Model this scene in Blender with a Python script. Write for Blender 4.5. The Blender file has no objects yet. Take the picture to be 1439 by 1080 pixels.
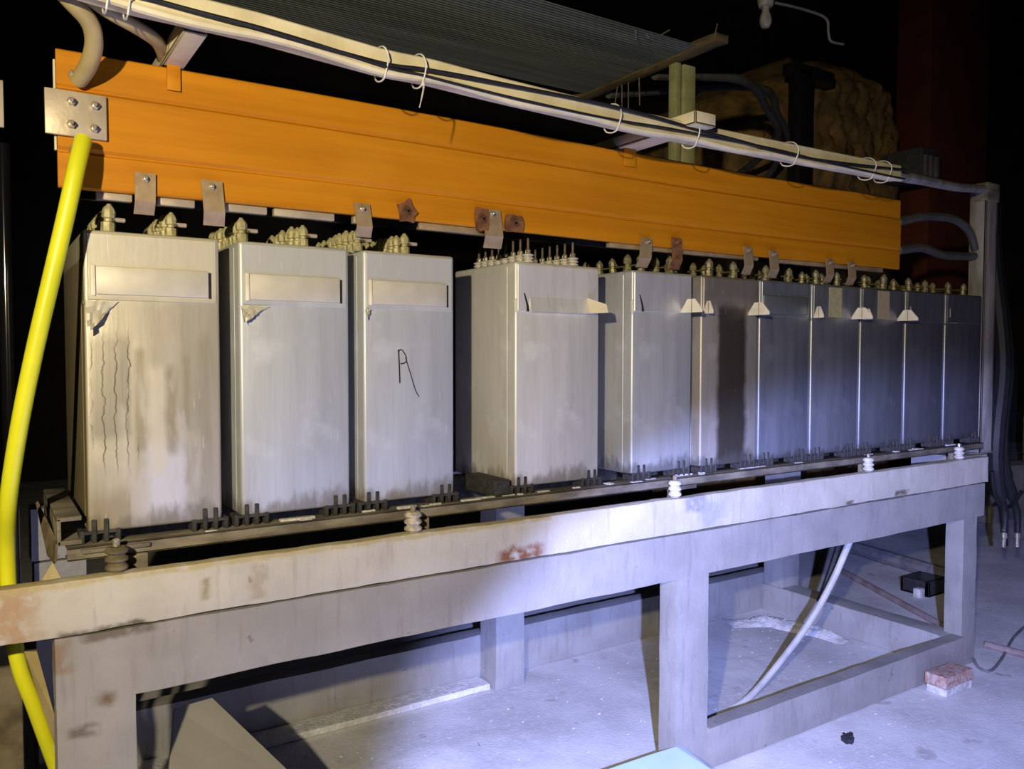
import bpy, bmesh, math, random
from mathutils import Vector, Matrix
random.seed(7)
SC = bpy.context.scene
COL = SC.collection

# ------------------------------------------------------------------ camera
FPX, YAW, PITCH, ROLL = 1140.8, math.radians(56.78), math.radians(-2.30), math.radians(0.075)
CAM = Vector((0, 0, 1.64))
fw = Vector((math.cos(PITCH)*math.cos(YAW), math.cos(PITCH)*math.sin(YAW), math.sin(PITCH)))
rt0 = Vector((math.sin(YAW), -math.cos(YAW), 0)); up0 = rt0.cross(fw)
rt = rt0*math.cos(ROLL) + up0*math.sin(ROLL); up = -rt0*math.sin(ROLL) + up0*math.cos(ROLL)
cd = bpy.data.cameras.new('camera'); cam = bpy.data.objects.new('camera', cd); COL.objects.link(cam)
cd.sensor_fit = 'HORIZONTAL'; cd.sensor_width = 36; cd.lens = FPX/1439*36; cd.clip_start = .05; cd.clip_end = 100
M = Matrix(((rt.x, up.x, -fw.x, CAM.x), (rt.y, up.y, -fw.y, CAM.y), (rt.z, up.z, -fw.z, CAM.z), (0, 0, 0, 1)))
cam.matrix_world = M
SC.camera = cam

def P(px, py, Y=None, X=None, z=None):
    """point of the place seen at a pixel of the photo, on the plane Y=, X= or z="""
    d = fw + rt*((px-719.5)/FPX) - up*((py-540)/FPX)
    t = Y/d.y if Y is not None else X/d.x if X is not None else (z-CAM.z)/d.z
    return CAM + d*t

# ------------------------------------------------------------------ light
w = bpy.data.worlds.new('world'); SC.world = w; w.use_nodes = True
w.node_tree.nodes['Background'].inputs[0].default_value = (.6, .6, .6, 1)
w.node_tree.nodes['Background'].inputs[1].default_value = .0012

def spot(name, loc, target, color, energy, half_deg, blend, radius):
    l = bpy.data.lights.new(name, 'SPOT'); o = bpy.data.objects.new(name, l); COL.objects.link(o)
    o.location = loc; o.rotation_euler = (Vector(target)-Vector(loc)).to_track_quat('-Z', 'Y').to_euler()
    l.color = color; l.energy = energy; l.spot_size = math.radians(half_deg*2); l.spot_blend = blend
    l.shadow_soft_size = radius
    return o
# a warm hand torch a step to the left, a cold one just right of the camera
spot('warm_torch', (-1.0, -.45, 2.16), (1.25, 2.3, 1.40), (1.0, .86, .58), 480, 40, .8, .03)
spot('cold_torch', CAM + rt*.23 - up*.03, P(1325, 1375, Y=2.2), (.36, .43, 1.0), 1560, 36.5, .26, .016)

vs = SC.view_settings
vs.view_transform = 'Standard'; vs.look = 'None'; vs.gamma = 1; vs.exposure = 0; vs.use_curve_mapping = False

# ------------------------------------------------------------------ helpers
class NT:
    def __init__(s, name):
        s.m = bpy.data.materials.new(name); s.m.use_nodes = True
        s.t = s.m.node_tree; s.b = s.t.nodes['Principled BSDF']
        s.tc = s.t.nodes.new('ShaderNodeTexCoord')
        s.sep = s.t.nodes.new('ShaderNodeSeparateXYZ'); s.t.links.new(s.tc.outputs['Object'], s.sep.inputs[0])
    def link(s, a, b):
        if hasattr(a, 'is_linked') or hasattr(a, 'links'): s.t.links.new(a, b)
        else: b.default_value = a
    def math(s, op, a, b=0.0, clamp=False):
        n = s.t.nodes.new('ShaderNodeMath'); n.operation = op; n.use_clamp = clamp
        s.link(a, n.inputs[0]); s.link(b, n.inputs[1]); return n.outputs[0]
    def smooth(s, v, a, b):
        n = s.t.nodes.new('ShaderNodeMapRange'); n.interpolation_type = 'SMOOTHSTEP'
        s.link(v, n.inputs[0]); n.inputs[1].default_value = a; n.inputs[2].default_value = b
        return n.outputs[0]
    def noise(s, scale, detail=4, stretch=(1, 1, 1), off=(0, 0, 0), rough=.55):
        mp = s.t.nodes.new('ShaderNodeMapping'); mp.inputs['Scale'].default_value = stretch
        mp.inputs['Location'].default_value = off
        s.t.links.new(s.tc.outputs['Object'], mp.inputs[0])
        n = s.t.nodes.new('ShaderNodeTexNoise'); n.inputs['Scale'].default_value = scale
        n.inputs['Detail'].default_value = detail; n.inputs['Roughness'].default_value = rough
        s.t.links.new(mp.outputs[0], n.inputs['Vector']); return n.outputs['Fac']
    def mix(s, f, a, b):
        n = s.t.nodes.new('ShaderNodeMix'); n.data_type = 'RGBA'
        s.link(f, n.inputs[0])
        for v, i in ((a, 6), (b, 7)):
            if isinstance(v, tuple): n.inputs[i].default_value = (*v[:3], 1)
            else: s.t.links.new(v, n.inputs[i])
        return n.outputs[2]
    def rect(s, x0, x1, z0, z1, sx, sz, wob=0.0, wscale=12):
        x, z = s.sep.outputs[0], s.sep.outputs[2]
        if wob:
            nz = s.math('MULTIPLY', s.math('SUBTRACT', s.noise(wscale, 5), .5), 2*wob)
            nz2 = s.math('MULTIPLY', s.math('SUBTRACT', s.noise(wscale*1.3, 5, off=(3, 5, 1)), .5), 2*wob)
            x = s.math('ADD', x, nz); z = s.math('ADD', z, nz2)
        a = s.math('MULTIPLY', s.smooth(x, x0-sx, x0+sx), s.smooth(x, x1+sx, x1-sx))
        b = s.math('MULTIPLY', s.smooth(z, z0-sz, z0+sz), s.smooth(z, z1+sz, z1-sz))
        return s.math('MULTIPLY', a, b)
    def bump(s, h, strength, dist=.01):
        n = s.t.nodes.new('ShaderNodeBump'); n.inputs['Strength'].default_value = strength
        n.inputs['Distance'].default_value = dist
        s.t.links.new(h, n.inputs['Height']); s.t.links.new(n.outputs[0], s.b.inputs['Normal'])
    def done(s, color, rough=.6, metal=0.0, spec=.4):
        s.link(color if not isinstance(color, tuple) else (*color[:3], 1), s.b.inputs['Base Color'])
        s.link(rough, s.b.inputs['Roughness']); s.b.inputs['Metallic'].default_value = metal
        s.b.inputs['Specular IOR Level'].default_value = spec
        return s.m

def simple(name, c, rough=.6, metal=0.0, var=.25, scale=14, stretch=(1, 1, 1), bump=.15, c2=None, spec=.4):
    n = NT(name); f = n.noise(scale, 5, stretch)
    c2 = c2 or tuple(v*(1-var*1.6) for v in c)
    col = n.mix(n.smooth(f, .3, .7), c2, c)
    if bump: n.bump(n.noise(scale*3, 4, stretch), bump)
    return n.done(col, rough, metal, spec)

class MB:
    """collects shapes into one mesh object"""
    def __init__(s): s.bm = bmesh.new()
    def box(s, a, b, bevel=0, seg=2, mtx=None):
        a, b = Vector(a), Vector(b); t = bmesh.new()
        bmesh.ops.create_cube(t, size=1)
        for v in t.verts: v.co = Vector(((a[i]+b[i])/2 + v.co[i]*(b[i]-a[i]) for i in range(3)))
        if bevel: bmesh.ops.bevel(t, geom=t.edges[:], offset=bevel, segments=seg, profile=.5, affect='EDGES')
        s.add(t, mtx); return s
    def add(s, t, mtx=None):
        if mtx: bmesh.ops.transform(t, matrix=mtx, verts=t.verts)
        me = bpy.data.meshes.new('t'); t.to_mesh(me); t.free(); s.bm.from_mesh(me); bpy.data.meshes.remove(me); return s
    def lathe(s, prof, c=(0, 0, 0), n=12, axis='Z'):
        t = bmesh.new(); rings = []
        for r, h in prof:
            ring = []
            for k in range(n):
                a = 2*math.pi*k/n; p = Vector((r*math.cos(a), r*math.sin(a), h))
                if axis == 'Y': p = Vector((p.x, p.z, p.y))
                if axis == 'X': p = Vector((p.z, p.x, p.y))
                ring.append(t.verts.new(p+Vector(c)))
            rings.append(ring)
        for i in range(len(rings)-1):
            for k in range(n): t.faces.new((rings[i][k], rings[i][(k+1) % n], rings[i+1][(k+1) % n], rings[i+1][k]))
        t.faces.new(rings[0][::-1]); t.faces.new(rings[-1])
        bmesh.ops.recalc_face_normals(t, faces=t.faces)
        return s.add(t)
    def tube(s, pts, r, n=10, smooth=4):
        pts = [Vector(p) for p in pts]
        if smooth and len(pts) > 2:
            q = [pts[0]] + pts + [pts[-1]]; out = []
            for i in range(1, len(q)-2):
                for k in range(smooth):
                    u = k/smooth; a, b, c, d = q[i-1], q[i], q[i+1], q[i+2]
                    out.append(.5*((2*b)+(c-a)*u+(2*a-5*b+4*c-d)*u*u+(3*b-a-3*c+d)*u**3))
            pts = out+[pts[-1]]
        t = bmesh.new(); rings = []; T0 = None; nrm = None
        for i, p in enumerate(pts):
            T = (pts[min(i+1, len(pts)-1)]-pts[max(i-1, 0)]).normalized()
            if nrm is None: nrm = T.orthogonal().normalized()
            else: nrm = (nrm - T*nrm.dot(T)).normalized()
            bi = T.cross(nrm); rr = r[i*len(r)//len(pts)] if isinstance(r, (list, tuple)) else r
            rings.append([t.verts.new(p+(nrm*math.cos(2*math.pi*k/n)+bi*math.sin(2*math.pi*k/n))*rr) for k in range(n)])
        for i in range(len(rings)-1):
            for k in range(n): t.faces.new((rings[i][k], rings[i][(k+1) % n], rings[i+1][(k+1) % n], rings[i+1][k]))
        t.faces.new(rings[0][::-1]); t.faces.new(rings[-1])
        bmesh.ops.recalc_face_normals(t, faces=t.faces)
        return s.add(t)
    def prism(s, poly, off):
        """polygon of 3D points pushed along off"""
        t = bmesh.new(); off = Vector(off)
        a = [t.verts.new(Vector(p)) for p in poly]; b = [t.verts.new(Vector(p)+off) for p in poly]
        t.faces.new(a); t.faces.new(b[::-1])
        for i in range(len(a)): j = (i+1) % len(a); t.faces.new((a[j], a[i], b[i], b[j]))
        bmesh.ops.recalc_face_normals(t, faces=t.faces)
        return s.add(t)
    def rough_box(s, a, b, step, amp, seed=0):
        """box with uneven, hand-worn faces and edges"""
        rnd = random.Random(seed); a, b = Vector(a), Vector(b); t = bmesh.new()
        n = [max(1, round((b[i]-a[i])/step)) for i in range(3)]; vs = {}
        from mathutils import noise as mn
        def V(i, j, k):
            if (i, j, k) not in vs:
                p = Vector((a[q]+(b[q]-a[q])*(i, j, k)[q]/n[q] for q in range(3)))
                d = mn.noise_vector(p*6+Vector((seed, 0, 0)))*amp + mn.noise_vector(p*22)*amp*.5
                e = sum(1 for q in range(3) if (i, j, k)[q] in (0, n[q]))
                if e >= 2:
                    for q in range(3):
                        if (i, j, k)[q] == 0: d[q] += amp*1.2
                        if (i, j, k)[q] == n[q]: d[q] -= amp*1.2
                vs[i, j, k] = t.verts.new(p+d)
            return vs[i, j, k]
        for ax in range(3):
            u, v = (ax+1) % 3, (ax+2) % 3
            for side in (0, n[ax]):
                for i in range(n[u]):
                    for j in range(n[v]):
                        q = []
                        for di, dj in ((0, 0), (1, 0), (1, 1), (0, 1)):
                            idx = [0, 0, 0]; idx[ax] = side; idx[u] = i+di; idx[v] = j+dj; q.append(V(*idx))
                        t.faces.new(q)
        bmesh.ops.recalc_face_normals(t, faces=t.faces)
        return s.add(t)
    def mesh(s, name, m, smooth=None):
        me = bpy.data.meshes.new(name); s.bm.to_mesh(me); s.bm.free(); me.materials.append(m)
        if smooth:
            for p in me.polygons: p.use_smooth = True
            me.set_sharp_from_angle(angle=math.radians(smooth))
        return me
    def build(s, name, m, parent=None, loc=(0, 0, 0), smooth=35):
        return link(name, s.mesh(name, m, smooth), parent, loc)

def link(name, me, parent=None, loc=(0, 0, 0), rot=(0, 0, 0)):
    o = bpy.data.objects.new(name, me); COL.objects.link(o); o.parent = parent; o.location = loc; o.rotation_euler = rot
    return o
def empty(name, loc, label, cat, group=None):
    o = link(name, None, None, loc); o.empty_display_size = .05
    return tag(o, label, cat, group)
def tag(o, label, cat, group=None):
    o['label'] = label; o['category'] = cat
    if group: o['group'] = group
    return o
def struct(o): o['kind'] = 'structure'; return o

# ------------------------------------------------------------------ materials
def concrete_floor():
    n = NT('floor_concrete')
    a = n.noise(2.2, 6); b = n.noise(30, 4); c = n.noise(7, 6, off=(4, 2, 0))
    col = n.mix(n.smooth(a, .3, .7), (.54, .53, .53), (.76, .75, .75))
    col = n.mix(n.math('MULTIPLY', n.smooth(b, .5, .75), .5), col, (.82, .81, .80))
    col = n.mix(n.math('MULTIPLY', n.smooth(c, .62, .72), .45), col, (.22, .2, .19))
    h = n.math('ADD', n.math('MULTIPLY', n.noise(70, 5), .8), n.math('MULTIPLY', n.noise(14, 5), .6)); n.bump(h, .22, .014)
    return n.done(col, .9, 0, .2)

M_floor = concrete_floor()
M_wall = simple('dark_plaster', (.045, .04, .04), .95, scale=1.5, bump=.1)
M_black = simple('black_plastic', (.018, .018, .018), .45, scale=30)
M_dirtyblack = simple('dusty_black_plastic', (.055, .052, .048), .7, scale=60, c2=(.02, .02, .02))
M_rubber = simple('black_rubber', (.012, .012, .014), .6, scale=20)
M_cream = simple('cream_paint', (.72, .64, .44), .6, scale=10, c2=(.58, .51, .33))
M_creamear = simple('cream_ear', (.82, .77, .60), .55, scale=20, c2=(.68, .62, .48))
M_band = simple('band_metal', (.62, .58, .47), .5, .2, scale=12, c2=(.54, .50, .40), bump=.05)
M_hose = simple('cream_hose', (.46, .36, .17), .5, scale=9, c2=(.34, .26, .11))
M_yellow = simple('yellow_hose', (.74, .72, .02), .38, scale=6, c2=(.62, .62, .015), bump=.05)
M_plate = simple('tinned_plate', (.50, .42, .31), .45, .25, scale=10, c2=(.40, .33, .24))
M_tab = simple('tarnished_copper_tab', (.42, .31, .17), .5, .3, scale=16, c2=(.30, .21, .11))
M_rust = simple('rust', (.24, .10, .035), .85, scale=30, c2=(.09, .035, .015), bump=.5)
M_bolt = simple('bolt_steel', (.62, .56, .45), .3, .7, scale=30, c2=(.35, .28, .2))
M_term = simple('brass_terminal', (.50, .44, .24), .5, .15, scale=60, c2=(.28, .26, .12))
M_term2 = simple('dull_brass_terminal', (.36, .33, .20), .45, .3, scale=60, c2=(.12, .10, .06))
M_strip = simple('olive_strip', (.12, .10, .04), .7, scale=30)
M_porc = simple('white_porcelain', (.68, .65, .58), .4, scale=30, c2=(.46, .43, .37), bump=.05)
M_dporc = simple('dirty_porcelain', (.60, .55, .45), .5, scale=50, c2=(.3, .25, .18))
M_rail = simple('dirty_steel', (.25, .215, .155), .8, scale=18, stretch=(.4, 1, 1), c2=(.10, .085, .065), bump=.4)
M_sheet = simple('dark_ribbed_sheet', (.14, .155, .12), .7, scale=5, stretch=(.2, 3, 1), c2=(.08, .09, .07))
M_board = simple('grey_board', (.42, .40, .33), .6, scale=3, c2=(.32, .30, .25), bump=.05)
M_bluesheet = simple('pale_sheet', (.55, .72, .74), .6, scale=4, c2=(.5, .66, .68), bump=.05)
M_brown = simple('brown_lagging', (.33, .20, .06), .95, scale=5, c2=(.12, .08, .03), bump=.9)
M_red = simple('red_brown_paint', (.16, .035, .012), .8, scale=3)
M_wood = simple('brown_board', (.16, .11, .045), .85, scale=10, stretch=(1, .3, 1), c2=(.07, .05, .02), bump=.6)
M_olive = simple('olive_paint', (.36, .36, .17), .7, scale=12, c2=(.24, .24, .11))
M_post = simple('grey_post', (.50, .46, .41), .5, .2, scale=14, stretch=(1, 1, .2), c2=(.24, .22, .20))
M_white = simple('white_plastic', (.80, .78, .72), .5, scale=20, bump=0)
M_ghose = simple('grey_hose', (.50, .49, .47), .55, scale=12, c2=(.36, .35, .34))
M_brick = simple('red_brick', (.36, .17, .12), .9, scale=40, c2=(.5, .42, .38), bump=.6)
M_mortar = simple('white_mortar', (.72, .70, .68), .9, scale=40, bump=.5)
M_scrap = simple('dark_scrap', (.03, .03, .035), .8, scale=40, bump=.5)
M_ink = simple('marker_ink', (.02, .012, .012), .6, scale=40, bump=0)
M_tan = simple('tan_block', (.30, .26, .20), .9, scale=6)
M_pipe = simple('dusty_pipe', (.22, .21, .22), .7, scale=10)
M_redpipe = simple('reddish_pipe', (.34, .26, .25), .75, scale=10)
M_dust = simple('white_dust', (.74, .73, .72), .95, scale=25, c2=(.55, .54, .53), bump=.7)
M_dirtplate = simple('grimy_plate', (.20, .16, .09), .8, scale=12, c2=(.08, .06, .03), bump=.3)
M_dkhose = simple('dim_grey_hose', (.10, .10, .09), .6, scale=10)

def orange_mat():
    n = NT('orange_lacquer')
    a = n.noise(3, 6, (.35, 1, 9)); b = n.noise(26, 4, (.12, 1, 1.4)); c = n.noise(2.0, 4)
    col = n.mix(n.smooth(a, .3, .7), (.45, .165, .004), (.55, .212, .006))
    col = n.mix(n.math('MULTIPLY', n.smooth(b, .5, .8), .35), col, (.33, .11, .004))
    col = n.mix(n.math('MULTIPLY', n.smooth(c, .55, .75), .3), col, (.60, .26, .015))
    n.bump(b, .08, .004)
    return n.done(col, .55, 0, .2)
M_orange = orange_mat()

def paint_mat(name, c1, c2, layers=()):
    """dusty whitewashed paint with chips, drips and rust spots given as (x0,x1,z0,z1,soft,colour,strength)"""
    n = NT(name)
    a = n.noise(5, 6); b = n.noise(34, 5); c = n.noise(12, 5, (3.2, 3.2, .35)); d = n.noise(18, 6, off=(7, 1, 3))
    col = n.mix(n.smooth(a, .3, .7), c2, c1)
    col = n.mix(n.math('MULTIPLY', n.smooth(c, .52, .72), .35), col, tuple(v*.62 for v in c2))
    col = n.mix(n.math('MULTIPLY', n.smooth(b, .6, .75), .25), col, tuple(min(1, v*1.25) for v in c1))
    col = n.mix(n.math('MULTIPLY', n.smooth(d, .68, .73), .55), col, (.12, .09, .06))
    for x0, x1, z0, z1, soft, cc, st in layers:
        m = n.math('MULTIPLY', n.rect(x0, x1, z0, z1, soft, soft*.6, soft*1.3, 14), st)
        m = n.math('MULTIPLY', m, n.smooth(n.noise(26, 6, off=(x0*3, 2, 1)), .25, .55))
        col = n.mix(m, col, cc)
    n.bump(n.math('ADD', b, n.noise(120, 3)), .25, .006)
    return n.done(col, .85, 0, .25)

RU = (.16, .075, .03); DK = (.11, .085, .06)
M_beam = paint_mat('whitewashed_beam', (.52, .48, .40), (.42, .385, .315), [
    (-.3, .10, .9, 1.2, .05, (.34, .19, .08), .75), (-.2, 1.6, 1.075, 1.2, .008, (.40, .32, .13), .7),
    (1.38, 1.56, .955, 1.0, .022, (.20, .085, .04), 1.0), (.14, .34, .94, .965, .012, DK, .9),
    (2.22, 2.33, 1.03, 1.10, .02, (.26, .25, .23), .9), (2.30, 2.45, .97, 1.06, .03, (.30, .32, .34), .7),
    (.47, .49, .99, 1.05, .012, (.25, .2, .1), .8), (.60, .64, .97, 1.07, .015, (.3, .25, .17), .6),
    (3.60, 3.72, .96, .985, .012, DK, .9), (3.22, 3.28, .955, .975, .01, DK, .9)])
M_frame = paint_mat('dusty_grey_frame', (.325, .305, .285), (.26, .245, .228), [
    (.12, .165, .86, .95, .02, (.22, .13, .07), .75), (.225, .26, .765, .80, .018, (.14, .09, .05), .9), (.16, .22, .70, .73, .015, DK, .8),
    (.19, .36, .93, .96, .012, DK, .8), (1.2, 1.7, .80, .95, .06, (.27, .255, .25), .5)])
M_frame2 = paint_mat('dusty_back_frame', (.38, .37, .36), (.30, .29, .28))

def cap_mat(name, c1, c2, h, layers=(), drips=None, rough=.46, metal=.35, dirt=(.20, .17, .12), dirt_h=.10):
    n = NT(name)
    s1 = n.noise(3.2, 6, (5, 2, .45)); s2 = n.noise(22, 5, (4, 2, .25)); bl = n.noise(7, 6, off=(2, 9, 4)); sp = n.noise(60, 4)
    col = n.mix(n.smooth(s1, .28, .72), c2, c1)
    col = n.mix(n.math('MULTIPLY', n.smooth(s2, .5, .8), .35), col, tuple(v*.7 for v in c2))
    col = n.mix(n.math('MULTIPLY', n.smooth(bl, .55, .72), .5), col, tuple(min(.95, v*1.25) for v in c1))
    col = n.mix(n.math('MULTIPLY', n.smooth(n.noise(4, 6, (1.6, 1, .8), off=(8, 3, 2)), .55, .75), .4), col, tuple(v*.68 for v in c2))
    for x0, x1, z0, z1, soft, cc, st in layers:
        m = n.math('MULTIPLY', n.rect(x0, x1, z0, z1, soft, soft*1.6, soft*1.2, 9), st)
        col = n.mix(m, col, cc)
    # grime climbing up from the foot of the case, ragged
    zz = n.math('ADD', n.sep.outputs[2], n.math('MULTIPLY', n.math('SUBTRACT', n.noise(16, 6, (1.6, 1.6, .6)), .5), .16))
    col = n.mix(n.math('MULTIPLY', n.smooth(zz, dirt_h, dirt_h*.15), .75), col, dirt)
    if drips:
        x0, x1, z0, z1 = drips
        w1 = n.noise(4, 3, (1, 1, 3)); xx = n.math('ADD', n.sep.outputs[0], n.math('MULTIPLY', n.math('SUBTRACT', w1, .5), .06))
        cmb = n.math('ABSOLUTE', n.math('SUBTRACT', n.math('FRACT', n.math('MULTIPLY', xx, 36.0)), .5))
        line = n.math('MULTIPLY', n.smooth(cmb, .075, .03), n.rect(x0, x1, z0, z1, .008, .05, .03, 8))
        col = n.mix(n.math('MULTIPLY', line, .85), col, (.09, .075, .045))
        pale = n.math('MULTIPLY', n.smooth(n.noise(9, 4, (2.2, 1, .5), off=(1, 1, 1)), .5, .6), n.rect(x0+.07, x1+.16, .02, z1-.1, .02, .06, .02, 9))
        col = n.mix(n.math('MULTIPLY', pale, .55), col, (.62, .58, .52))
    sc1 = n.noise(30, 2, (5, 2, .35), off=(.3, 0, .2)); scm = n.noise(5, 3, off=(6, 6, 6))
    col = n.mix(n.math('MULTIPLY', n.math('MULTIPLY', n.smooth(sc1, .66, .72), n.smooth(scm, .5, .62)), .6), col, (.80, .80, .80))
    n.bump(n.math('ADD', n.math('MULTIPLY', s2, .6), bl), .12, .006)
    rg = n.math('ADD', n.math('MULTIPLY', sp, .2), rough-.1)
    return n.done(col, rg, metal, .4)

# ------------------------------------------------------------------ the setting
def plane_grid(name, pts, m):
    me = bpy.data.meshes.new(name); me.from_pydata([tuple(p) for p in pts], [], [(0, 1, 2, 3)]); me.materials.append(m)
    return struct(link(name, me))
def slab(name, a, b, m): return struct(MB().box(a, b).build(name, m, smooth=None))
slab('floor', (-6, -5, -.12), (16, 12, 0), M_floor)
slab('wall_back', (-6, 11.8, 0), (16, 12, 6.5), M_wall)
slab('wall_right', (15.8, -5, 0), (16, 11.8, 6.5), M_wall)
slab('wall_left', (-6.2, -5, 0), (-6, 12, 6.5), M_wall)
slab('ceiling', (-6, -5, 6.5), (16, 12, 6.7), M_wall)

# ------------------------------------------------------------------ stand
st = empty('equipment_stand', (0, 2.2, 0), 'long dusty grey-white painted frame stand carrying the row of metal cases', 'stand')
def stp(name, a, b, seed, m=None, step=.06, amp=.003):
    return MB().rough_box((a[0], a[1]-2.2, a[2]), (b[0], b[1]-2.2, b[2]), step, amp, seed).build(name, m or M_frame, st, smooth=50)
stp('front_rail', (.132, 2.2, .775), (4.44, 2.30, .952), 1)
for i, (a, b) in enumerate(((.132, .314), (2.190, 2.367), (4.235, 4.372))):
    stp('leg', (a, 2.2, 0), (b, 2.30, .785), 3+i)
stp('lower_rail', (2.36, 2.185, 0), (4.24, 2.262, .17), 9)
stp('end_rail', (4.15, 2.262, 0), (4.30, 3.46, .17), 11, M_frame2)
stp('end_rail', (.14, 2.262, 0), (.27, 3.46, .17), 12, M_frame2)
stp('back_rail', (.14, 3.42, 0), (4.30, 3.52, .235), 13, M_frame2)
for i, x in enumerate((.14, 2.05, 4.16)):
    stp('back_leg', (x, 3.27, 0), (x+.17, 3.42, .90), 14+i, M_frame2)
stp('back_top_rail', (.132, 3.27, .90), (4.44, 3.40, 1.09), 18, M_frame2)
stp('end_top_rail', (4.44, 2.33, .95), (4.72, 2.62, 1.075), 19, M_frame2)
stp('floor_ledge', (.30, 3.30, 0), (2.04, 3.42, .035), 21, M_dust)

bm = MB().rough_box((-.45, 0, 0), (4.46, .052, .139), .026, .0035, 31)
for v in bm.bm.verts: v.co.z += .953
bm_o = bm.build('support_beam', M_beam, None, (0, 2.195, 0), 50)
tag(bm_o, 'long pale plastered beam lying along the top of the stand', 'beam')

# dirty steel rail on the beam, with flange and loose flakes
rl = empty('steel_rail', (0, 2.27, 1.09), 'grimy steel channel rail running under all the metal cases', 'rail')
MB().box((.17, 0, .028), (4.55, .008, .062), .002).box((.17, 0, .056), (4.55, .075, .062), .002).box((.17, 0, .028), (4.55, .06, .034), .002).build('channel', M_rail, rl)
tag(MB().box((.17, .36, .0), (4.55, .41, .0875), .003).build('rear_rail', M_dirtyblack, None, (0, 2.27, 1.09)), 'unseen rail under the backs of the metal cases, darkened to black out the gap', 'rail')  # raised and darkened to block light seen through the gap under the cases
MB().box((.20, -.012, .045), (.36, .02, .056), .003).build('splice_plate', M_rail, rl)
for x in [P(q, 690, Y=2.24).x+.03 for q in (161, 577, 944, 1215, 1342)]:
    MB().box((x, .0, -.136), (x+.05, .028, .028), .003).build('packing_block', M_rail, rl)
flake = MB()
for i in range(34):
    x = random.uniform(.5, 4.4); l = random.uniform(.02, .10); y = random.uniform(.004, .028)
    flake.box((x, y, .061), (x+l, y+random.uniform(.01, .022), .064+random.random()*.006), .002, 1)
fo = flake.build('paint_flake', M_mortar, rl); fo['kind'] = 'stuff'

# standoff insulators in front of the rail
def ribbed(prof_r, n, h, neck):
    pr = [(neck, 0)]
    for i in range(n):
        z0 = h*i/n; z1 = h*(i+1)/n
        pr += [(neck, z0+.001), (prof_r, z0+(z1-z0)*.3), (prof_r, z0+(z1-z0)*.6), (neck, z1-.001)]
    return pr
for i, (px, lab, m) in enumerate(((161, 'grimy brown ribbed standoff insulator below the stained case', M_dirtplate),
        (577, 'ribbed cream standoff insulator below the case marked with a letter', M_dporc),
        (944, 'ribbed white standoff insulator above the chipped paint of the beam', M_porc),
        (1215, 'ribbed white standoff insulator below the two cases with cream stickers', M_porc),
        (1342, 'ribbed white standoff insulator at the foot of the grey upright post', M_porc))):
    x = P(px, 690, Y=2.24).x
    e = empty('standoff_insulator', (x, 2.224, 1.092), lab, 'insulator', 'ribbed insulators along the beam')
    rr = .027 if i < 2 else .025
    MB().lathe(ribbed(rr, 3, .062, rr*.72), n=18).build('ribbed_body', m, e)
    MB().lathe([(.009, .062), (.009, .078), (.005, .081)], n=8).build('stud', M_bolt, e)

# left end: cross channel, tilted plate, rusty junk
cc = MB().box((-.028, 0, 0), (.028, .5, .012), .002).box((-.028, 0, 0), (-.018, .5, .07), .003).box((-.028, 0, .06), (.028, .5, .072), .003)
tag(cc.build('cross_channel', M_rail, None, (.178, 2.29, 1.155)), 'short grimy steel channel running back beside the stained case', 'channel')
tp = MB().prism([P(50, 706, Y=2.62), P(78, 765, Y=2.30), P(76, 792, Y=2.29), P(66, 780, Y=2.36)], (.006, .0, .004))
tag(tp.build('tilted_plate', M_dirtplate), 'tilted brownish metal plate at the open end of the beam', 'plate')
gs = MB().prism([P(60, 812, Y=2.27), P(74, 790, Y=2.27), P(86, 812, Y=2.27), P(84, 818, Y=2.27), P(60, 818, Y=2.27)], (0, .012, 0))
tag(gs.build('gusset', M_beam), 'small pale triangular gusset standing on the beam end', 'gusset')

# ------------------------------------------------------------------ capacitors
ZB, HT, YF, DP = 1.178, .768, 2.30, .42
def term_mesh(name, m):
    return MB().lathe([(.014, 0), (.0165, .004), (.0165, .024), (.010, .027), (.010, .033), (.0155, .036), (.0165, .050), (.012, .060), (.006, .066), (.005, .069)], n=8).mesh(name, m, 30)
TM, TM2 = term_mesh('terminal', M_term), term_mesh('terminal_dull', M_term2)
PI = MB().lathe(ribbed(.021, 3, .034, .015), n=14).mesh('insulator', M_porc, 40)
PS = MB().lathe([(.009, 0), (.010, .012), (.006, .016), (.0045, .018), (.0045, .05), (.002, .054)], n=8).mesh('stud', M_bolt, 40)
FT = MB()
for k in range(4): FT.box((-.05+.028*k, -.006, -.026), (-.038+.028*k, .05, .006 if k in (0, 3) else .034), .002, 1)
FT.box((-.05, -.004, -.004), (.046, .05, .004), .001, 1)
FT = FT.mesh('foot', M_dirtyblack, 30)

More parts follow.
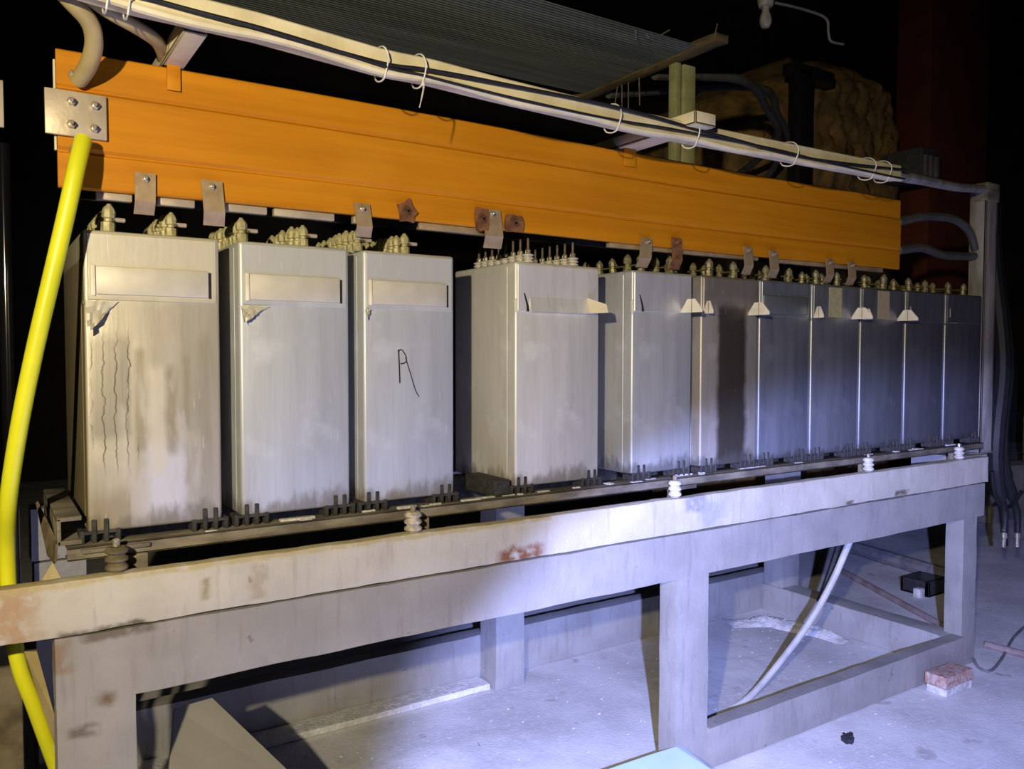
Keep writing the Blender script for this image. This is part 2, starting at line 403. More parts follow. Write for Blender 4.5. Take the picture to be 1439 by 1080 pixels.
GA = (.60, .585, .565); GB = (.47, .46, .45)
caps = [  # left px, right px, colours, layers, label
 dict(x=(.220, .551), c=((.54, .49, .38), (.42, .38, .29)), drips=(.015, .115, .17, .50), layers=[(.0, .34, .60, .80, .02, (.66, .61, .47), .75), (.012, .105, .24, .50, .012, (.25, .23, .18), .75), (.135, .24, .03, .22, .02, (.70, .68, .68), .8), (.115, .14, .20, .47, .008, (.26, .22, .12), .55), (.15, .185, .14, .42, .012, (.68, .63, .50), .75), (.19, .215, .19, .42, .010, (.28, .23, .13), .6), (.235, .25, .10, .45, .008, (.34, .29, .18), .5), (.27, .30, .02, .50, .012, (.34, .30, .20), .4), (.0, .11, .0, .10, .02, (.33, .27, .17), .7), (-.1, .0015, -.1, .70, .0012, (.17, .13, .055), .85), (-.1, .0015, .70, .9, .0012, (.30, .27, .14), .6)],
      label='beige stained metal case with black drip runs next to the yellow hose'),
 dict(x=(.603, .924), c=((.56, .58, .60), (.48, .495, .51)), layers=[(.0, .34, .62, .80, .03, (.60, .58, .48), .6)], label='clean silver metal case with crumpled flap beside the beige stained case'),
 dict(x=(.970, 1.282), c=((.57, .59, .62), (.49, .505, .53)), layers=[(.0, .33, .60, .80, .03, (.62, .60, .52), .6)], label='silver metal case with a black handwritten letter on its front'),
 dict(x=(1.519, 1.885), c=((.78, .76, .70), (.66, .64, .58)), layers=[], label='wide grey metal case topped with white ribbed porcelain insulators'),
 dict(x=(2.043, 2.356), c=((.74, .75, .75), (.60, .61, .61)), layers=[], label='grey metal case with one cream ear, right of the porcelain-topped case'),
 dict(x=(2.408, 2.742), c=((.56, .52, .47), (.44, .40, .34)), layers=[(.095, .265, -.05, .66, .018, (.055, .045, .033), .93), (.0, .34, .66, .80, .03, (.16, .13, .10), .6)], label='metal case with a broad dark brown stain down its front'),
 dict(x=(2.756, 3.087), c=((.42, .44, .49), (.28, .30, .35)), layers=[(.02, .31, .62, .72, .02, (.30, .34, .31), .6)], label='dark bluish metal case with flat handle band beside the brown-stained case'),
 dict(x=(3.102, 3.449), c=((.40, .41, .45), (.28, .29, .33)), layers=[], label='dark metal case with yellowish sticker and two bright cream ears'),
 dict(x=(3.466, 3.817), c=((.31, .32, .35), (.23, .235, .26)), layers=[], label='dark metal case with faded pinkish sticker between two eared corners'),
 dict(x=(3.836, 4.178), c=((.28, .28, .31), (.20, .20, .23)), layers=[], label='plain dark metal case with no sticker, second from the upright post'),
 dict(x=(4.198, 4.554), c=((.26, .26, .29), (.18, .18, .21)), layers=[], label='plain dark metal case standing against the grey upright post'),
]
frontpx = {0: (150, 238), 1: (340, 425), 2: (503, 568), 3: (742, 805)}
for i, c in enumerate(caps):
    x0, x1 = c['x']; W = x1-x0
    e = empty('metal_case', (x0, YF, ZB), c['label'], 'metal case', 'row of metal cases on the stand')
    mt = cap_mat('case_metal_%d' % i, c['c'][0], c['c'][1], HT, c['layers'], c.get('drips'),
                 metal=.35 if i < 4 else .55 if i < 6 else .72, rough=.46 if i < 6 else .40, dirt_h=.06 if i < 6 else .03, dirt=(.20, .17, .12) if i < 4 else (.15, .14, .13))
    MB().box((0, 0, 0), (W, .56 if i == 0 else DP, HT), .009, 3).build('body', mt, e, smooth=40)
    # upper zone: front sheet lapped over the lower one
    zl = .592 if i < 3 else .60 if i in (3,) else .615
    MB().box((.009, -.0035, zl), (W-.009, .004, HT-.008), .0015, 1).build('upper_sheet', mt, e)
    if i in (0, 1, 2, 6):       # pressed flat handle band with slots at its ends
        MB().box((.028, -.009, zl+.014), (W-.030, 0, zl+.086), .003, 2).build('handle_band', M_band if i < 3 else mt, e)
        MB().box((W-.029, -.0042, zl+.012), (W-.022, .001, zl+.082), .0005, 1).build('dark_slit', M_black, e)
        MB().box((.016, -.010, zl+.010), (.027, 0, zl+.088), .003, 2).build('end_fold', M_creamear if i < 3 else mt, e)
    if i in (0, 1, 2):          # crumpled torn flap under the band, left end
        t = bmesh.new(); rnd = random.Random(40+i); nx, nz = 9, 6; g = []
        fx = (.075, .08, .02)[i]; fz = (.085, .05, .03)[i]; pr = (.034, .022, .012)[i]
        for a in range(nx):
            row = []
            for b in range(nz):
                u, v = a/(nx-1), b/(nz-1)
                y = -.0045 - pr*(v**1.5)*(1-u)**.7 - rnd.random()*.011*(.25+v)
                row.append(t.verts.new((.004+u*fx*(1-.45*v), y, zl-.004-v*fz*(1-.55*u)+rnd.random()*.004)))
            g.append(row)
        for a in range(nx-1):
            for b in range(nz-1): t.faces.new((g[a][b], g[a+1][b], g[a+1][b+1], g[a][b+1]))
        r = bmesh.ops.extrude_face_region(t, geom=t.faces[:])
        for v in r['geom']:
            if isinstance(v, bmesh.types.BMVert): v.co.y += .003
        bmesh.ops.recalc_face_normals(t, faces=t.faces)
        MB().add(t).build('torn_flap', M_band, e, smooth=12)
    def ear(x, name='ear', lean=0.0, pr=.10, hh=.052, m=M_creamear):
        # half-hexagon sheet standing out from the front, folded along its middle
        y0 = -.003
        pts = [(x, y0, zl+.0), (x, y0, zl+.010), (x+lean*.2, y0-pr*.30, zl+hh), (x+lean*.66, y0-pr*.66, zl+hh), (x+lean, y0-pr, zl+.012), (x+lean, y0-pr, zl)]
        o = MB().prism(pts, (.0025, 0, 0)).build(name, m, e, smooth=None)
        MB().box((x+lean*.48-.0012, y0-pr*.5-.0008, zl+.002), (x+lean*.48+.0006, y0-pr*.5+.0008, zl+hh-.002)).build('fold_line', M_strip, o)
    if i in (4, 5, 7, 8): ear(W-.062, lean=.01)
    if i in (5, 7, 8): ear(.010, pr=.05, hh=.05, m=M_creamear)
    if i in (3, 4):
        ln = .02
        MB().prism([(.032, -.0048, zl+.062), (.036, -.0048, zl+.062), (.052, -.0048, zl+.020), (.056, -.0048, zl), (.044, -.0048, zl), (.044, -.0048, zl+.018)], (0, .002, 0)).build('dark_slit', M_black, e, smooth=None)  # thin dark wedge laid flat on the front sheet, left end
    if i in (3, 4):             # bright tab folded round the near corner
        MB().box((-.002, -.003, zl-.004), (.010, .010, zl+.042), .002, 1).build('corner_tab', M_creamear, e)
    if i == 3:                  # folded-out lip across the front, flaring at its right end
        MB().prism([(.058, -.0035, zl+.05), (.058, -.0035, zl), (.058, -.014, zl-.002)], (W-.115, 0, 0)).build('lip', mt, e, smooth=None)
        MB().prism([(W-.058, -.003, zl+.055), (W-.058, -.003, zl), (W-.030, -.085, zl+.0), (W-.034, -.080, zl+.030)], (.0025, 0, 0)).build('ear', M_cream, e, smooth=None)
    if i in (7, 8):
        xs = .115 if i == 7 else .125
        MB().box((xs, -.0050, zl+.006), (xs+.095, -.003, HT-.012), .0006, 1).build('sticker', simple('sticker_%d' % i, (.46, .42, .22) if i == 7 else (.42, .33, .24), .8, scale=30, c2=(.36, .3, .16)), e)
    if i in (9, 10):
        MB().box((.03, -.006, zl+.03), (.036, .0, zl+.075), .001, 1).box((.03, -.006, zl), (.10, 0, zl+.004), .001, 1).build('bright_edge', M_plate, e)
    # side seam
    MB().box((-.0015, .05, .01), (.001, .058, HT-.015), .0005, 1).box((-.002, .0, zl-.012), (.002, .012, zl-.002), .0008, 1).build('side_seam', mt, e)
    # terminals in two rows running back
    rows = [P(q, 312, Y=YF+.035).x-x0 for q in frontpx[i]] if i in frontpx else [.075, .225]
    for r_i, rx in enumerate(rows):
        for k in range(8 if i < 4 else 5):
            y = .035+(.047 if i < 4 else .082)*k
            if i == 3:
                o = link('insulator', PI, e, (rx, y, HT)); link('stud', PS, o, (0, 0, .034))
            else:
                o = link('terminal', TM if i < 3 else TM2, e, (rx+random.uniform(-.003, .003), y, HT-.001))
                s = random.uniform(.9, 1.08); o.scale = (s*.98, s*.98, s); o.rotation_euler = (random.uniform(-.06, .06), random.uniform(-.06, .06), random.random())
        if i != 3:
            MB().box((rx+.010, .02, HT+.027), (rx+.016, .39, HT+.034), .001, 1).build('terminal_strip', M_strip, e)
        if i < 3:
            MB().lathe([(.006, 0), (.006, .03), (.004, .032)], (rx+.012, .035, HT+.034), 8, 'X').build('nipple', M_plate, e)
    for fx in ((.030, W-.030) if i < 4 else (.052, W-.050)):
        link('foot', FT, e, (fx, 0.002, 0))
    if i == 3:
        MB().box((-.085, -.004, -.025), (-.022, .20, .030), .004).box((-.085, -.006, -.022), (-.022, -.003, .002), .001).build('side_block', M_dirtyblack, e)
    if i == 2:                  # handwritten letter on the front
        mk = MB(); Q = lambda px, py: P(px, py, Y=YF-.0012) - Vector((x0, YF, ZB))
        for pts, r in (([(560, 491), (561, 510), (562, 538)], .0022), ([(560, 494), (564, 491), (570, 499), (571, 507), (568, 510), (563, 511)], .0018), ([(570, 502), (576, 522), (584, 548), (589, 557)], .0016)):
            mk.tube([Q(*p) for p in pts], r, 6)
        for v in mk.bm.verts: v.co.y = -.0012 + (v.co.y+.0012)*.35
        mk.build('handwritten_letter', M_ink, e)

# ------------------------------------------------------------------ orange busbar panel
OX0, OX1, OZ0, OZ1 = .170, 3.77, 2.045, 2.382
ob = empty('busbar_panel', (OX0, 2.30, OZ0), 'long orange lacquered panel with two grooves hanging above the cases', 'panel')
L = OX1-OX0; H = OZ1-OZ0
prof = [(0.004, 0), (0, .004), (0, .084), (.005, .088), (.005, .092), (-.003, .100), (-.003, .236), (.005, .243), (.005, .247), (.001, .252), (.001, H-.004), (.005, H), (.02, H), (.02, 0)]
mbp = MB(); NS = 24; t = bmesh.new(); rings = []
for k in range(NS+1):
    sag = .004*math.sin(k/NS*math.pi*2.3)
    rings.append([t.verts.new((L*k/NS, y, z+(sag if k not in (0, NS) else 0))) for y, z in prof])
for k in range(NS):
    for j in range(len(prof)):
        q = (j+1) % len(prof); t.faces.new((rings[k][j], rings[k][q], rings[k+1][q], rings[k+1][j]))
t.faces.new(rings[0]); t.faces.new(rings[-1][::-1]); bmesh.ops.recalc_face_normals(t, faces=t.faces)
mbp.add(t).build('panel', M_orange, ob, smooth=15)
for a, b in ((.085, .17), (.23, .325), (.37, .52), (.54, .72), (.78, .83), (1.0, 1.25), (1.78, 2.6), (2.7, 3.5)):
    MB().box((a, .022, -.018), (b, .045, .004), .003).build('edging_strip', M_plate if a < 1 else M_tab, ob)
MB().box((0.05, .16, .002), (L-.1, .18, .22), .003).build('rear_busbar', M_black, ob)
MB().box((-.006, .004, .09), (-.001, .019, .31), .001).build('end_edge', M_cream, ob)

def bolt(parent, loc, r=.011, l=.02, m=None):
    hx = MB().lathe([(r, 0), (r, -l*.45), (r*.85, -l*.5)], (0, 0, 0), 6, 'Y').lathe([(r*.45, -l*.4), (r*.45, -l), (r*.25, -l*1.08)], (0, 0, 0), 8, 'Y')
    return hx.build('bolt', m or M_bolt, parent, loc)
# connector plate with four bolts, its neighbour at the left
pl = empty('connector_plate', (.143, 2.287, 2.168), 'dull metal connector plate with four bolts on the end of the orange panel', 'plate')
MB().box((0, -.006, 0), (.135, .006, .110), .002).build('plate', M_plate, pl)
for px, py in ((100, 143), (133, 149), (100, 175), (132, 181)):
    q = P(px, py, Y=2.28); bolt(pl, (q.x-.143, -.006, q.z-2.168), .0105, .026)
pl2 = empty('connector_plate', (-.10, 2.287, 2.168), 'dull metal connector bar ending short of the orange panel', 'plate')
MB().box((0, -.006, 0), (.159, .006, .110), .002).build('plate', M_plate, pl2)
bolt(pl2, (.05, -.006, .03)); bolt(pl2, (.05, -.006, .08))

def tab(px, pyt, pyb, wpx, label, m, tilt=0, kind='tab', yb=None):
    a = P(px, pyt, Y=2.292); b = P(px+tilt, pyb, Y=2.292); hw = (P(px+wpx/2, pyt, Y=2.292).x-P(px-wpx/2, pyt, Y=2.292).x)/2
    e = empty('terminal_strap', (b.x, 2.292, b.z), label, 'strap', 'straps below the orange panel')
    dx, dz = a.x-b.x, a.z-b.z
    dep = yb if yb is not None else .018
    t = MB().prism([(dx-hw, -.004, dz), (dx+hw, -.004, dz), (dx*.3+hw, -.004, dz*.3), (dx*.3-hw, -.004, dz*.3)], (0, .004, 0))
    t.prism([(dx*.3-hw, -.004, dz*.3), (dx*.3+hw, -.004, dz*.3), (hw, dep, 0), (-hw, dep, 0)], (0, .004, 0))
    t.build('strap', m, e, smooth=None)
    bolt(e, (dx, -.004, dz-.016), .0085, .016, M_bolt if m is not M_rust else M_rust)
tab(204, 243, 300, 29, 'tan metal strap with bolt above the beige stained case', M_tab)
tab(297, 254, 316, 30, 'tan metal strap with bolt above the gap right of the stained case', M_tab, 6)
tab(508, 286, 332, 22, 'tan metal strap with bolt above the letter-marked case', M_tab, 6)
tab(690, 294, 348, 25, 'broad tarnished strap above the white porcelain insulators', M_tab, 6)
tab(908, 334, 375, 16, 'narrow tan strap above the case with one cream ear', M_tab, -2)
tab(950, 334, 378, 14, 'narrow rusty strap above the gap beside the brown-stained case', M_rust, 2)
tab(1050, 346, 385, 12, 'narrow dull strap above the brown-stained case', M_tab, 3)
tab(1086, 352, 390, 12, 'narrow dull strap above the dark case with flat handle band', M_tab, 3)
tab(1165, 364, 396, 10, 'small dull strap above the case with yellowish sticker', M_tab, 2)
tab(1196, 368, 400, 10, 'small dull strap above the case with pinkish sticker', M_tab, 2)
def rust_plate(px, py, wpx, hpx, label, star=False):
    c = P(px, py, Y=2.290); w2 = (P(px+wpx/2, py, Y=2.29).x-P(px-wpx/2, py, Y=2.29).x)/2; h2 = (P(px, py-hpx/2, Y=2.29).z-P(px, py+hpx/2, Y=2.29).z)/2
    e = empty('rusted_lug', (c.x, 2.299, c.z-h2), label, 'lug')
    rnd = random.Random(int(px)); pts = []
    n = 14
    for k in range(n):
        a = 2*math.pi*k/n; r = 1+rnd.uniform(-.08, .08)
        if star: r = 1.1 if k % 3 == 0 else .78
        q = max(abs(math.cos(a)), abs(math.sin(a))) if not star else 1
        pts.append((math.cos(a)*w2*r/q, -.012, h2+math.sin(a)*h2*r/q))
    MB().prism(pts, (0, .008, 0)).build('lug_plate', M_rust, e, smooth=None)
    MB().lathe([(.010, 0), (.010, -.008), (.006, -.008)], (0, -.012, h2), 8, 'Y').build('hole_rim', M_rust, e)
    MB().lathe([(.006, 0), (.006, -.0084)], (0, -.012, h2), 8, 'Y').build('hole', M_black, e)
rust_plate(572, 297, 28, 36, 'ragged star-shaped rusted lug on the lower edge of the orange panel', True)
rust_plate(678, 308, 20, 32, 'rusted lug partly behind the broad tarnished strap')
rust_plate(723, 314, 26, 24, 'squarish rusted lug with a hole above the porcelain insulators')

# ------------------------------------------------------------------ hoses, trunking, cables above
yh = MB().tube([P(117, 196, Y=2.235), P(108, 232, Y=2.20), P(92, 305, Y=2.20), P(70, 400, Y=2.21), P(47, 500, Y=2.23), P(27, 600, Y=2.26), P(12, 700, Y=2.32), P(10, 770, Y=2.40), P(14, 850, Y=2.41), P(26, 930, Y=2.41), P(48, 990, Y=2.42), P(74, 1062, Y=2.44), P(96, 1120, Y=2.45)], .0195, 14, 6)
yo = yh.build('yellow_hose', M_yellow); tag(yo, 'bright yellow hose hanging from the connector plate down behind the beam', 'hose')
MB().lathe([(.012, 0), (.012, -.03), (.006, -.036)], (.205, 2.296, 2.135), 8, 'Y').build('clamp_bolt', M_bolt, yo)
h1 = MB().tube([P(60, -40, Y=2.10), P(100, 2, Y=2.10), P(126, 32, Y=2.13), P(132, 62, Y=2.17), P(124, 92, Y=2.23), P(110, 113, Y=2.285)], .0205, 12, 6).build('cream_hose', M_hose)
tag(h1, 'thick tan hose curving down to a bolt on the orange panel', 'hose')
bolt(h1, (P(103, 107, Y=2.29).x, 2.29, P(103, 107, Y=2.29).z), .012, .03)
h2 = MB().tube([P(90, -30, Y=2.10), P(150, 14, Y=2.10), P(195, 40, Y=2.15), P(222, 60, Y=2.22), P(232, 85, Y=2.34)], .017, 12, 6).build('cream_hose', M_hose)
tag(h2, 'thinner tan hose running beside the cross arm over the orange panel', 'hose')
for xa, wd, lab in ((.440, .055, 'cream cross arm over the orange panel near the curved tan hoses'), (2.02, .095, 'cream cross arm over the orange panel near the olive post')):
    e = empty('cross_bar', (xa, 1.92 if xa > 1 else 2.035, 2.388), lab, 'bar'); ln = .58 if xa > 1 else .465
    MB().box((-wd/2, 0, 0), (wd/2, ln, .008), .002).box((-wd/2, 0, 0), (-wd/2+.008, ln, .042), .002).box((-wd/2, 0, 0), (wd/2, .008, .042), .002).build('arm', M_cream, e)
    MB().box((-wd*.3, ln-.210, -.065), (wd*.3, ln-.204, .004), .001).build('drop_tab', M_orange, e)
# trunking slung under the arms
TY = 2.0
tr = empty('cable_trunking', (0, TY, 2.34), 'long cream trunking strung with black cables in front of the orange panel', 'trunking')
t = bmesh.new(); rings = []; NS = 60; X0t, X1t = .10, 3.24
TRP = [P(px, py, Y=2.0) for px, py in ((60, -42), (100, -27), (180, -3), (267, 17), (360, 39), (540, 90), (595, 100), (700, 127), (868, 167), (978, 190), (1117, 217), (1232, 239))]
def trz(x):
    for a, b in zip(TRP, TRP[1:]):
        if x <= b.x or b is TRP[-1]:
            u = (x-a.x)/(b.x-a.x); return a.z+(b.z-a.z)*u-.028
for k in range(NS+1):
    x = X0t+(X1t-X0t)*k/NS; z = trz(x)-2.34
    rings.append([t.verts.new((x, y, z+q)) for y, q in ((-.022, .003), (-.022, .055), (-.018, .059), (.026, .059), (.03, .055), (.03, .003), (.026, 0), (-.018, 0))])
for k in range(NS):
    for j in range(8): t.faces.new((rings[k][j], rings[k][(j+1) % 8], rings[k+1][(j+1) % 8], rings[k+1][j]))
t.faces.new(rings[0]); t.faces.new(rings[-1][::-1]); bmesh.ops.recalc_face_normals(t, faces=t.faces)
MB().add(t).build('trunk', M_cream, tr, smooth=30)
MB().tube([(X0t+(X1t-X0t)*k/40, -.020, trz(X0t+(X1t-X0t)*k/40)-2.34+.003+.004*math.sin(k*1.1)) for k in range(41)], .011, 8, 3).build('lower_hose', M_cream, tr)
def wavy(off, amp, ph, r, lab, X1=3.25):
    pts = []
    for k in range(36):
        x = X0t+(X1-X0t)*k/35
        pts.append((x, TY-.036-.003*math.sin(k+ph), trz(x)+off+amp*math.sin(x*3.3+ph)))
    tag(MB().tube(pts, r, 8, 4).build('black_cable', M_rubber), lab, 'cable')
wavy(.030, .018, 2.4, .0055, 'black cable waving high along the cream trunking')
wavy(.012, .010, .6, .004, 'thin black cable along the lower edge of the cream trunking')
def cable_tie(px, label, tail=None, group=None):
    x = P(px, 0, Y=TY-.03).x; x = next((P(px, q, Y=TY-.03).x for q in (30+(px-240)*.2085,)), x); z = trz(x)
    e = tag(MB().tube([(x, TY-.026, z-.018), (x+.004, TY-.044, z+.03), (x-.002, TY-.024, z+.063), (x-.002, TY+.032, z+.063), (x, TY+.034, z-.002), (x, TY, z-.020), (x, TY-.026, z-.018)], .0022, 6, 3).build('cable_tie', M_white), label, 'cable tie', group)
    if tail: MB().tube([(x, TY-.034, z-.012), (x-.004, TY-.042, z-.035), (x-.016, TY-.042, z-.085)], [.003, .0022, .0014], 6, 3).build('tail', M_white, e)
for q in (150, 180): cable_tie(q, 'white cable tie on the trunking beside the tan hoses', None, 'pair of ties by the tan hoses')
cable_tie(868, 'white cable tie on the trunking just short of the olive post')
cable_tie(978, 'white cable tie where the trunking passes under the arm by the olive post')
cable_tie(1117, 'lone white cable tie between the olive post and the grey conduit')
for q in (1226, 1248): cable_tie(q, 'white cable tie at the trunking end next to the grey conduit', None, 'pair of ties at the trunking end')
cable_tie(541, 'white cable tie close beside the one with a long dangling tail')
cable_tie(594, 'white cable tie with a long loose tail dangling down', True)
cd2 = MB().tube([(3.2, TY, 2.40), P(1262, 247, Y=2.02), P(1300, 254, Y=2.12), P(1345, 263, Y=2.25), P(1384, 266, Y=2.36), (4.64, 2.37, 2.52)], .022, 10, 5)
tag(cd2.build('grey_conduit', M_post), 'dull grey conduit bending from the trunking end to the upright post', 'conduit')

# upright post at the far end
up_ = empty('upright_post', (4.645, 2.335, 1.075), 'grey steel upright post at the far end of the stand', 'post')
MB().box((0, 0, .006), (.125, .012, 1.42), .003).box((0, 0, .006), (.012, .09, 1.42), .003).box((.113, 0, .006), (.125, .03, 1.42), .002).build('upright', M_post, up_)
MB().box((-.03, -.003, 0), (.135, .12, .008), .002).build('base_plate', M_rail, up_)
MB().box((-.002, -.006, 1.40), (.13, .09, 1.50), .004).build('cap_bracket', M_rail, up_)
for (pts, r, lab) in (
    ([(4.86, 2.42, 2.5), (4.85, 2.40, 2.2), P(1409, 500, Y=2.36), P(1401, 600, Y=2.34), P(1399, 650, Y=2.34), P(1404, 690, Y=2.34), P(1412, 720, Y=2.34), P(1411, 748, Y=2.34)], .045, 'thick black power cable hanging closest to the upright post'),
    ([(4.98, 2.46, 2.5), (4.96, 2.44, 2.2), P(1414, 500, Y=2.40), P(1406, 600, Y=2.38), P(1408, 650, Y=2.38), P(1420, 690, Y=2.38), P(1429, 720, Y=2.38), P(1430, 748, Y=2.38)], .042, 'thick black power cable hanging beside the one at the post')):
    e = MB().tube(pts, [r, r, r, r, r*.95, r*.8, r*.5, r*.42], 10, 5).build('power_cable', M_rubber); tag(e, lab, 'cable', 'black power cables')
    q = pts[-1]
    MB().lathe([(.017, .02), (.017, -.03), (.012, -.034), (.012, -.085), (.004, -.088)], q, 10).build('cable_lug', M_bolt, e)
bt = MB().tube([P(1436, 690, Y=2.34), P(1418, 712, Y=2.34), P(1400, 700, Y=2.34), P(1394, 662, Y=2.33)], .012, 8, 5)
tag(bt.build('cross_cable', M_rubber), 'thin black cable linking the two hanging power cables', 'cable')
for pts, lab in (([P(1262, 312, Y=2.315), P(1300, 304, Y=2.34), P(1340, 308, Y=2.37), P(1362, 325, Y=2.38), P(1370, 350, Y=2.39)], 'dim grey hose arching between the orange panel and the post'),
                 ([P(1262, 352, Y=2.315), P(1295, 348, Y=2.34), P(1325, 358, Y=2.37), P(1369, 360, Y=2.39)], 'dim grey hose running low between the orange panel and the post')):
    tag(MB().tube(pts, .022, 8, 5).build('dim_hose', M_dkhose), lab, 'hose')

# ------------------------------------------------------------------ overhead sheet and its posts
sh = empty('ribbed_sheet', (0, 2.62, 3.0), 'dark grey-green ribbed sheet roofing the space above the orange panel', 'roof sheet')
t = bmesh.new(); NR = 160; prev = None
for k in range(NR+1):
    y = .80*k/NR; z = .004 if (k // 2) % 2 else 0
    a, b = t.verts.new((-1.2, y, z)), t.verts.new((2.70, y, z))
    if prev: t.faces.new((prev[0], a, b, prev[1]))
    prev = (a, b)
r = bmesh.ops.extrude_face_region(t, geom=t.faces[:])
for v in r['geom']:
    if isinstance(v, bmesh.types.BMVert): v.co.z += .004
bmesh.ops.recalc_face_normals(t, faces=t.faces)
MB().add(t).build('sheet', M_sheet, sh, smooth=None)
eb = MB().rough_box((0, 0, 0), (.09, 1.06, .05), .03, .007, 50)
tag(eb.build('edge_board', M_wood, None, (2.69, 2.50, 2.985)), 'rough brown timber under the end of the ribbed sheet', 'timber')
ps = empty('olive_post', (2.72, 2.77, 1.09), 'olive double steel post holding up the end of the ribbed sheet', 'post')
MB().box((0, 0, 0), (.032, .05, 1.89), .003).build('bar', M_olive, ps)
MB().box((.05, 0, 0), (.125, .05, 1.89), .003).build('bar', M_olive, ps)
MB().box((-.01, -.02, -.10), (.14, .62, 0), .003).build('foot_beam', M_rail, ps)
for k, (px, py0, py1, dx) in enumerate(((864, 148, 120, 4), (874, 150, 122, 0), (883, 152, 112, 0), (899, 148, 108, -1), (893, 70, 54, 1), (908, 76, 54, 4), (924, 76, 42, 17), (978, 70, 55, 2))):
    if k < 4: a, b = P(px, py0, X=2.735), P(px+dx, py1, X=2.735); b.z = 2.99
    else: a, b = P(px, py0, Y=2.64), P(px+dx, py1, Y=2.64); a.z = 3.0
    if k == 7: a, b = Vector((2.74, 2.56, 3.02)), Vector((2.76, 2.56, 3.09))
    tag(MB().tube([a, b], .003, 6, 0).build('tie_wire', M_bolt), 'thin pale wire hanging below the brown timber end' if k < 4 else 'thin pale wire sticking up past the end of the ribbed sheet', 'wire', 'loose wires at the ribbed sheet')

# ------------------------------------------------------------------ under the stand
lb = MB(); A, B, C_, D_ = P(245, 995, Y=2.62), P(298, 980, Y=2.66), P(455, 1130, Y=2.30), P(232, 1145, Y=2.27)
nrm = (B-A).cross(D_-A).normalized()
lb.prism([A, B, C_, D_], nrm*.012)
tag(lb.build('leaning_board', M_board, smooth=None), 'smooth grey board leaning inside the near end of the stand', 'board')
fs = MB().prism([P(820, 1092, z=.16), P(892, 1046, z=.155), P(928, 1036, z=.15), P(946, 1041, z=.14), P(1006, 1085, z=.12), P(960, 1130, z=.12), P(860, 1120, z=.14)], (0, 0, -.012))
for v in fs.bm.verts: v.co.y = min(v.co.y, 2.18)
tag(fs.build('pale_sheet', M_bluesheet, smooth=None), 'pale blue-white sheet propped before the foot of the middle leg', 'sheet')
# grey hose drooping to the floor and a black strip built as its shadow
gh = MB().tube([P(1200, 745, Y=2.36), P(1190, 770, Y=2.38), P(1168, 820, Y=2.42), P(1140, 870, Y=2.46), P(1100, 925, Y=2.5), P(1052, 980, Y=2.53), P(1010, 1003, Y=2.55)], .016, 10, 6)
tag(gh.build('grey_hose', M_ghose), 'pale grey hose drooping from the stand rail down to the floor', 'hose')
tag(MB().tube([P(1182, 758, Y=2.50), P(1172, 790, Y=2.52), P(1160, 825, Y=2.54), P(1152, 845, Y=2.56)], .019, 8, 4).build('hose_shadow', M_rubber), 'black strip built as the shadow of the pale grey hose', 'hose')
bk = empty('brick', (3.80, 2.035, 0), 'red brick with white mortar lying beside the far leg of the stand', 'brick')
MB().rough_box((0, 0, .04), (.24, .115, .10), .03, .003, 60).build('brick_body', M_brick, bk)
MB().rough_box((0.005, .003, 0), (.235, .11, .041), .03, .003, 61).build('mortar', M_mortar, bk)
sc = MB(); rnd = random.Random(5)
for k in range(16):
    a, b = rnd.uniform(0, 6.28), rnd.uniform(0, .035)
    c = Vector((math.cos(a)*b, math.sin(a)*b*.8, .008)); s = rnd.uniform(.008, .016)
    sc.box(c-Vector((s*1.5, s*.4, .007)), c+Vector((s*1.5, s*.4, s)), .002, 1, Matrix.Rotation(rnd.uniform(0, 3), 4, 'Z'))
q = P(1190, 1040, z=0)
tag(sc.build('scrap_clump', M_scrap, None, (q.x, q.y, 0)), 'small clump of black scrap on the open floor', 'scrap')
tag(MB().tube([P(1450, 872, z=.012), P(1425, 895, z=.012), P(1408, 925, z=.01), P(1392, 942, z=.01), P(1376, 938, z=.012), P(1368, 925, z=.03)], .007, 8, 6).build('floor_wire', M_pipe), 'thin grey wire curling over the floor by the brick', 'wire')
def floor_tube(p0, p1, r, m, name, label, cat):
    a, b = P(*p0, z=r), P(*p1, z=r); tag(MB().tube([a, b], r, 10, 0).build(name, m), label, cat)
floor_tube((1196, 768), (1345, 812), .055, M_pipe, 'floor_pipe', 'thick grey pipe lying on the floor beyond the stand', 'pipe')
floor_tube((1180, 800), (1338, 886), .022, M_redpipe, 'floor_pipe', 'thin reddish pipe lying on the floor just past the end rail', 'pipe')
floor_tube((1385, 905), (1500, 935), .02, M_redpipe, 'floor_bar', 'short reddish bar lying on the floor near the grey wire', 'bar')
fb = empty('floor_box', P(1316, 834, z=0), 'small black open box on the floor seen past the far leg', 'box')
MB().box((-.13, -.02, 0), (.11, .01, .10), .004).box((-.13, -.02, 0), (-.11, .18, .10), .004).box((.09, -.02, 0), (.11, .18, .10), .004).box((-.13, .16, 0), (.11, .18, .10), .004).box((-.13, -.02, 0), (.11, .18, .012)).build('box_shell', M_scrap, fb)
MB().box((-.20, .0, 0), (-.14, .05, .06), .006).build('loose_cap', M_mortar, fb)
